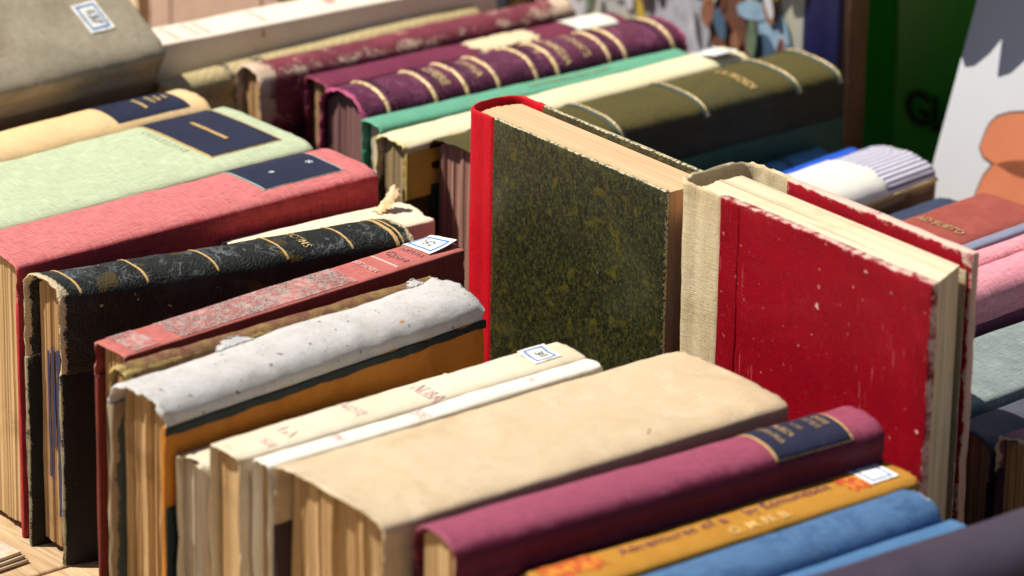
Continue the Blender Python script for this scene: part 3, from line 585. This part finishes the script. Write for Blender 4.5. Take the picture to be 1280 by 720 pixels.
b = Book('book', 'low navy book between the striped book and the brick red one', (-.0045, .2050), .0300, .1500, .089, yaw=5, crown=.006, n=2.4, spine=cover('slate_navy_cloth', S(56, 64, 88), S(44, 50, 74), weave=.3, wear=S(130, 136, 150), wend=.5, wbase=-.1), board=cover('navy_board', S(34, 38, 56)), page=PG_TAN, seed=43, group=GRP_B)
rbc = cover('brick_red_cloth', S(160, 80, 68), S(142, 64, 57), weave=.3, mott=.8, mscale=90, wear=S(214, 150, 132), wend=.3, wridge=.15, wbase=-.06, wnoise=.45, rough=.65, specks=[(S(240, 220, 200), 200, .77)])
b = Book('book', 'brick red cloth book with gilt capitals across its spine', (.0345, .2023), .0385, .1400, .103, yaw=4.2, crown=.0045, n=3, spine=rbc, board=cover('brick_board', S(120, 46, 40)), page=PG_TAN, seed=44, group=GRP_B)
b.text('AD SUETO', .0, .66, .0062, GOLDW, squash=.9)
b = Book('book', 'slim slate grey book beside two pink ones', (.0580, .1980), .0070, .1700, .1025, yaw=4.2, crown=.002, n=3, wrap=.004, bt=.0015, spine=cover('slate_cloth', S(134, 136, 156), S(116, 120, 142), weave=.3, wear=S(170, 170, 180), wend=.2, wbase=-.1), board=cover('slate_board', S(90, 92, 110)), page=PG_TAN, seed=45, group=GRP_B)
pnk = cover('ribbed_pink_cloth', S(226, 150, 158), S(212, 128, 140), weave=.8, wscale=.7, mott=.5, wear=S(240, 200, 200), wend=.2, wridge=.2, wbase=-.08, rough=.85, sheen=.1)
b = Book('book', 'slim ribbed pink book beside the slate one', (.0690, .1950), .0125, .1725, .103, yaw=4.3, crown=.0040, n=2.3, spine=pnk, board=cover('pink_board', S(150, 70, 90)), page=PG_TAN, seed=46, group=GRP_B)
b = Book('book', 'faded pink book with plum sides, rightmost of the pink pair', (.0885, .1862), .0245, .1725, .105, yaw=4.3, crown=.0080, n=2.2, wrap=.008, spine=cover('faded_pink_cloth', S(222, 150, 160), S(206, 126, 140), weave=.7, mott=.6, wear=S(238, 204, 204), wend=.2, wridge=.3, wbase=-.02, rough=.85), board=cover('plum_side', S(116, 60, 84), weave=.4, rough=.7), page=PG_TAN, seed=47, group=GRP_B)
tec = cover('grey_teal_cloth', S(134, 145, 141), S(114, 125, 123), weave=.7, mott=.8, mscale=70, wear=S(196, 190, 160), wend=.2, wridge=.1, wbase=-.12, wnoise=.45, dirt=.35, rough=.85, specks=[(S(206, 176, 120), 110, .75)])
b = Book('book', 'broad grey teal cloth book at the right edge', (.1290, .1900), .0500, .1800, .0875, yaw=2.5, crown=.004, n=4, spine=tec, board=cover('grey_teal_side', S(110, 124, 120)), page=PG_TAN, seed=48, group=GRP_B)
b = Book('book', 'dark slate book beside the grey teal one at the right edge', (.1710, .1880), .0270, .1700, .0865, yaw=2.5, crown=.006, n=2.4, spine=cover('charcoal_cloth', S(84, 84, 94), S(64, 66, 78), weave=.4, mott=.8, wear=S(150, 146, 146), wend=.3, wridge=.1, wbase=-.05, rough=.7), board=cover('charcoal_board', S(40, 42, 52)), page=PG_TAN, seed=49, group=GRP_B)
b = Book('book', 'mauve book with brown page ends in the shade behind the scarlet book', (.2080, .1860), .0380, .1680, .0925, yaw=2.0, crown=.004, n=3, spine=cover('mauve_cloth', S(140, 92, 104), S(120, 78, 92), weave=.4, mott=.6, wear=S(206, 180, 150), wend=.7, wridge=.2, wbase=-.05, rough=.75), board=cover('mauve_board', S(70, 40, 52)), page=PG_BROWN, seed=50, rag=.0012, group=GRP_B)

# ------------------------------------------------------------------ behind the rows
def upr_book(name, label, x0, x1, y0, t, z1, spine, board, page, seed, **kw):
    return Book(name, label, None, t, z1, x1-x0, mat4=upright(x1, y0+t/2, z1/2), spine=spine, board=board, page=page, seed=seed, **kw)
b = upr_book('book', 'upright pinkish grey book with a brown spine, behind the white paperback', -.459, -.335, .14, .022, .19,
             cover('brown_leather_spine', S(120, 88, 60), S(90, 64, 44), weave=.1, leather=1, wear=S(196, 170, 140), wend=.3, wridge=.2, wbase=-.05), cover('pinkish_grey_cloth', S(196, 166, 146), S(182, 150, 130), weave=.3, dirt=.2), PG_TAN, 55, crown=.006, n=2.2, wrap=.009)
# blind-stamped frame on its front board
def ring(name, e, cx, cy, w, h, r, wd, x, mat):
    pts = []
    for (sx, sy, a0) in ((1, 1, 0), (-1, 1, 90), (-1, -1, 180), (1, -1, 270)):
        for k in range(7):
            a = R(a0+15*k); pts.append((cx+sx*(w/2-r)+r*math.cos(a), cy+sy*(h/2-r)+r*math.sin(a), math.cos(a), math.sin(a)))
    V, F = [], []
    for (y, z, ca, sa) in pts: V += [(x, y, z), (x+.0005, y-ca*wd*.3, z-sa*wd*.3), (x+.0005, y-ca*wd*.7, z-sa*wd*.7), (x, y-ca*wd, z-sa*wd)]
    n = len(pts)
    for i in range(n):
        j = (i+1) % n
        for k in range(3): F.append((4*i+k, 4*j+k, 4*j+k+1, 4*i+k+1))
    return mesh_obj(name, V, F, mat, e)
ring('stamped_frame', b.e, .005, .052, .16, .078, .012, .0018, .011+.0002, plain('stamped_line', S(150, 122, 106), .8))
b = upr_book('book', 'upright ochre and white book behind the taupe book', -.60, -.49, .20, .02, .17, cover('ochre_spine', S(206, 160, 70)), cover('ochre_white_paper', S(220, 176, 80), S(240, 226, 200), mott=1, mscale=30), PG_CREAM, 56, crown=.004, n=2.5)
b = upr_book('book', 'upright dark grey book far behind the worn rose book', -.47, -.345, .29, .02, .20, cover('dark_grey_spine', S(74, 72, 76)), cover('dark_grey_cloth', S(66, 64, 70), S(50, 50, 56), weave=.3), PG_TAN, 57, crown=.004, n=2.5)

# picture panel
pe = bpy.data.objects.new('picture_panel', None); col.objects.link(pe); pe.location = (-.24, .31, 0)
pe['label'] = 'upright panel painted with robed figures, a dark blue band at its right'; pe['category'] = 'picture'
Mp = NT('painted_ground'); P_ = Mp.obj((1, 1, 1)); a_ = Mp.noise(P_, 30, 5, .6, 1)
Mp.put(Mp.b.inputs['Base Color'], Mp.mix(Mp.ramp(a_, .35, .65), S(206, 200, 170), S(190, 188, 186))); Mp.b.inputs['Roughness'].default_value = .6
slab('panel', -.105, .091, .0, .004, 0, .29, Mp.m, pe, 70, ny=2)
slab('side_band', .0912, .114, .0, .004, 0, .29, plain('dark_blue_paper', S(26, 27, 78), .5, var=.3), pe, 71, ny=2)
slab('backing', -.105, .1175, .0045, .017, 0, .293, cover('brown_cardboard', S(128, 88, 58), S(104, 70, 46), weave=.2, mott=.8, wear=S(170, 130, 96), wend=.3, wbase=-.1), pe, 72, rag=.001, ny=4)
def blob(name, e, cx, cz, rx, rz, mat, y, seed, rot=0, thk=.0004, n=26, wig=.18):
    V = []
    for s_ in (0, 1):
        for i in range(n):
            a = 2*math.pi*i/n; k = 1+wig*nz(math.cos(a), math.sin(a), 0, 1.4, seed)
            x, z = rx*k*math.cos(a), rz*k*math.sin(a); c_, sn = math.cos(R(rot)), math.sin(R(rot))
            V.append((cx+x*c_-z*sn, y-(thk if s_ else 0), cz+x*sn+z*c_))
    F = [tuple(range(n, 2*n))]+[(i, (i+1) % n, n+(i+1) % n, n+i) for i in range(n)]
    return mesh_obj(name, V, F, mat, e, smooth=False)
pm = {k: plain('paint_'+k, c, .6, var=.6, scale=140) for k, c in dict(yellow=S(206, 176, 66), brown=S(112, 70, 52), lightblue=S(150, 178, 198), blue=S(72, 98, 124), orange=S(204, 124, 62), white=S(206, 204, 206), green=S(110, 128, 100), red=S(190, 60, 66), skin=S(150, 100, 74), grey=S(184, 182, 190)).items()}
fig = [ # robe, then arms and head, local x and z
 [('white', -.075, .125, .012, .040, 0), ('red', -.068, .150, .003, .014, 10), ('skin', -.074, .172, .006, .007, 0)],
 [('orange', -.045, .150, .010, .030, 5), ('white', -.040, .118, .012, .010, 20), ('skin', -.046, .186, .006, .007, 0)],
 [('grey', .005, .105, .024, .022, 0), ('yellow', -.008, .150, .012, .030, 8), ('green', .012, .160, .008, .028, -6), ('skin', -.006, .186, .006, .007, 0)],
 [('brown', .040, .116, .012, .024, -6), ('brown', .031, .142, .004, .022, 14), ('brown', .056, .106, .004, .018, -8), ('brown', .045, .147, .007, .009, 0)],
 [('lightblue', .070, .117, .014, .018, 0), ('lightblue', .058, .128, .012, .005, 10), ('blue', .066, .106, .008, .014, 0), ('skin', .071, .133, .005, .008, 0), ('yellow', .072, .147, .008, .011, -15)],
 [('green', .058, .144, .007, .012, 0), ('skin', .057, .160, .005, .006, 0)]]
for i, parts in enumerate(fig):
    g = bpy.data.objects.new('painted_figure', None); col.objects.link(g); g.parent = pe
    for k, (m, x, z, rx, rz, rot) in enumerate(parts): blob('brush_stroke', g, x, z, rx, rz, pm[m], -.0002-.0005*k-.0002*i, i*9+k, rot)

def outline(name, e, pts, y, thk, mat):
    n = len(pts); V = [(x, y, z) for x, z in pts]+[(x, y+thk, z) for x, z in pts]
    return mesh_obj(name, V, [tuple(range(n)), tuple(reversed(range(n, 2*n)))]+[(i, n+i, n+(i+1) % n, (i+1) % n) for i in range(n)], mat, e, smooth=False)
outline('torn_or_shadow_flap', pe, [(.1176, .275), (.160, .275), (.174, .245), (.1785, .215), (.177, .192), (.172, .178), (.166, .172), (.162, .186), (.158, .200), (.155, .186), (.150, .174), (.145, .171), (.138, .180), (.1176, .190)], .009, .0015, bpy.data.materials['brown_cardboard'])  # added flap above the view, shaped to cast the lobed shadow on the poster

rs = random.Random(5); g = bpy.data.objects.new('painted_figure', None); col.objects.link(g); g.parent = pe
keys = ['yellow', 'yellow', 'orange', 'white', 'green', 'red', 'skin', 'brown', 'lightblue', 'grey', 'blue']
for i in range(70):   # the painted crowd between the larger figures
    x = rs.uniform(-.10, .088); z = rs.uniform(.10, .20)
    blob('brush_stroke', g, x, z, rs.uniform(.002, .0045), rs.uniform(.004, .011), pm[rs.choice(keys)], -.0036-.00003*i, 200+i, rs.uniform(-25, 25), thk=.0002, n=14)

# green crate standing in the shade
ge = bpy.data.objects.new('green_crate', None); col.objects.link(ge); ge.location = (-.10, .40, 0)
ge['label'] = 'deep green painted crate with black letters standing in shade'; ge['category'] = 'crate'
GRN = plain('green_paint', S(18, 166, 24), .5, var=.2, scale=40)
for i, (xa, xb) in enumerate(((-.30, -.155), (-.1535, -.080), (-.0785, .12), (.1215, .30))): slab('panel', xa, xb, 0, .012, 0, .30, GRN, ge, 80+i, ny=2, bev=.0012)
slab('side', .288, .30, .0125, .20, 0, .30, GRN, ge, 85, ny=4)
def flat_text(body, size, mat, parent, loc, name='lettering', rot=(R(90), 0, 0)):
    cu = bpy.data.curves.new('t', 'FONT'); cu.body = body; cu.size = size; cu.extrude = .0003; cu.offset = size*.03
    o = bpy.data.objects.new('t', cu); col.objects.link(o); dg = bpy.context.evaluated_depsgraph_get(); me = bpy.data.meshes.new_from_object(o.evaluated_get(dg)); bpy.data.objects.remove(o)
    me.name = name; me.materials.clear(); me.materials.append(mat)
    t = bpy.data.objects.new(name, me); col.objects.link(t); t.parent = parent; t.location = loc; t.rotation_euler = rot; return t
BLK = plain('black_stencil', S(14, 16, 14), .6)
flat_text('GIA', .024, BLK, ge, (-.069, -.0006, .0585)); flat_text('R', .022, BLK, ge, (-.058, -.0006, .130))

# poster leaning back
po = bpy.data.objects.new('poster', None); col.objects.link(po); po.location = (.02, .306, 0); po.rotation_euler = (R(-17), 0, 0)
po['label'] = 'white poster board with an orange outlined shape, leaning back'; po['category'] = 'poster'
slab('board', -.098, .22, 0, .004, .0, .34, plain('white_card', S(204, 204, 207), .7, var=.06, scale=25), po, 90, ny=3, nzs=4)
ORG = plain('orange_print', S(196, 112, 72), .7, var=.15, scale=60); OUT = plain('dark_outline', S(70, 58, 52), .7)
for i, (x, z, rx, rz, rot) in enumerate(((-.0365, .1055, .036, .0160, 10), (-.0325, .070, .034, .0270, 0))):
    blob('outline', po, x, z, rx+.0012, rz+.0012, OUT, -.0002, 5+i, rot, wig=.15); blob('orange_shape', po, x, z, rx, rz, ORG, -.0007, 5+i, rot, wig=.15)

# ------------------------------------------------------------------ papers on the table at the near left
pad = bpy.data.objects.new('paper_pad', None); col.objects.link(pad); pad.location = (-.146, -.191, 0); pad.rotation_euler = (0, 0, R(4))
pad['label'] = 'white paper pad with orange mottling lying at the lower left corner'; pad['category'] = 'paper'
pp = cover('mottled_print', S(244, 238, 228), S(236, 190, 120), mott=1, mscale=260, weave=.05, dirt=.05)
for k in range(3): slab('sheet', -.035+.001*k, .0465-.0012*k, -.06, .028-.001*k, .0006+.0016*k, .0020+.0016*k, pp if k == 2 else PG_CREAM, pad, 95+k, ny=6, nzs=1, bev=.0003)
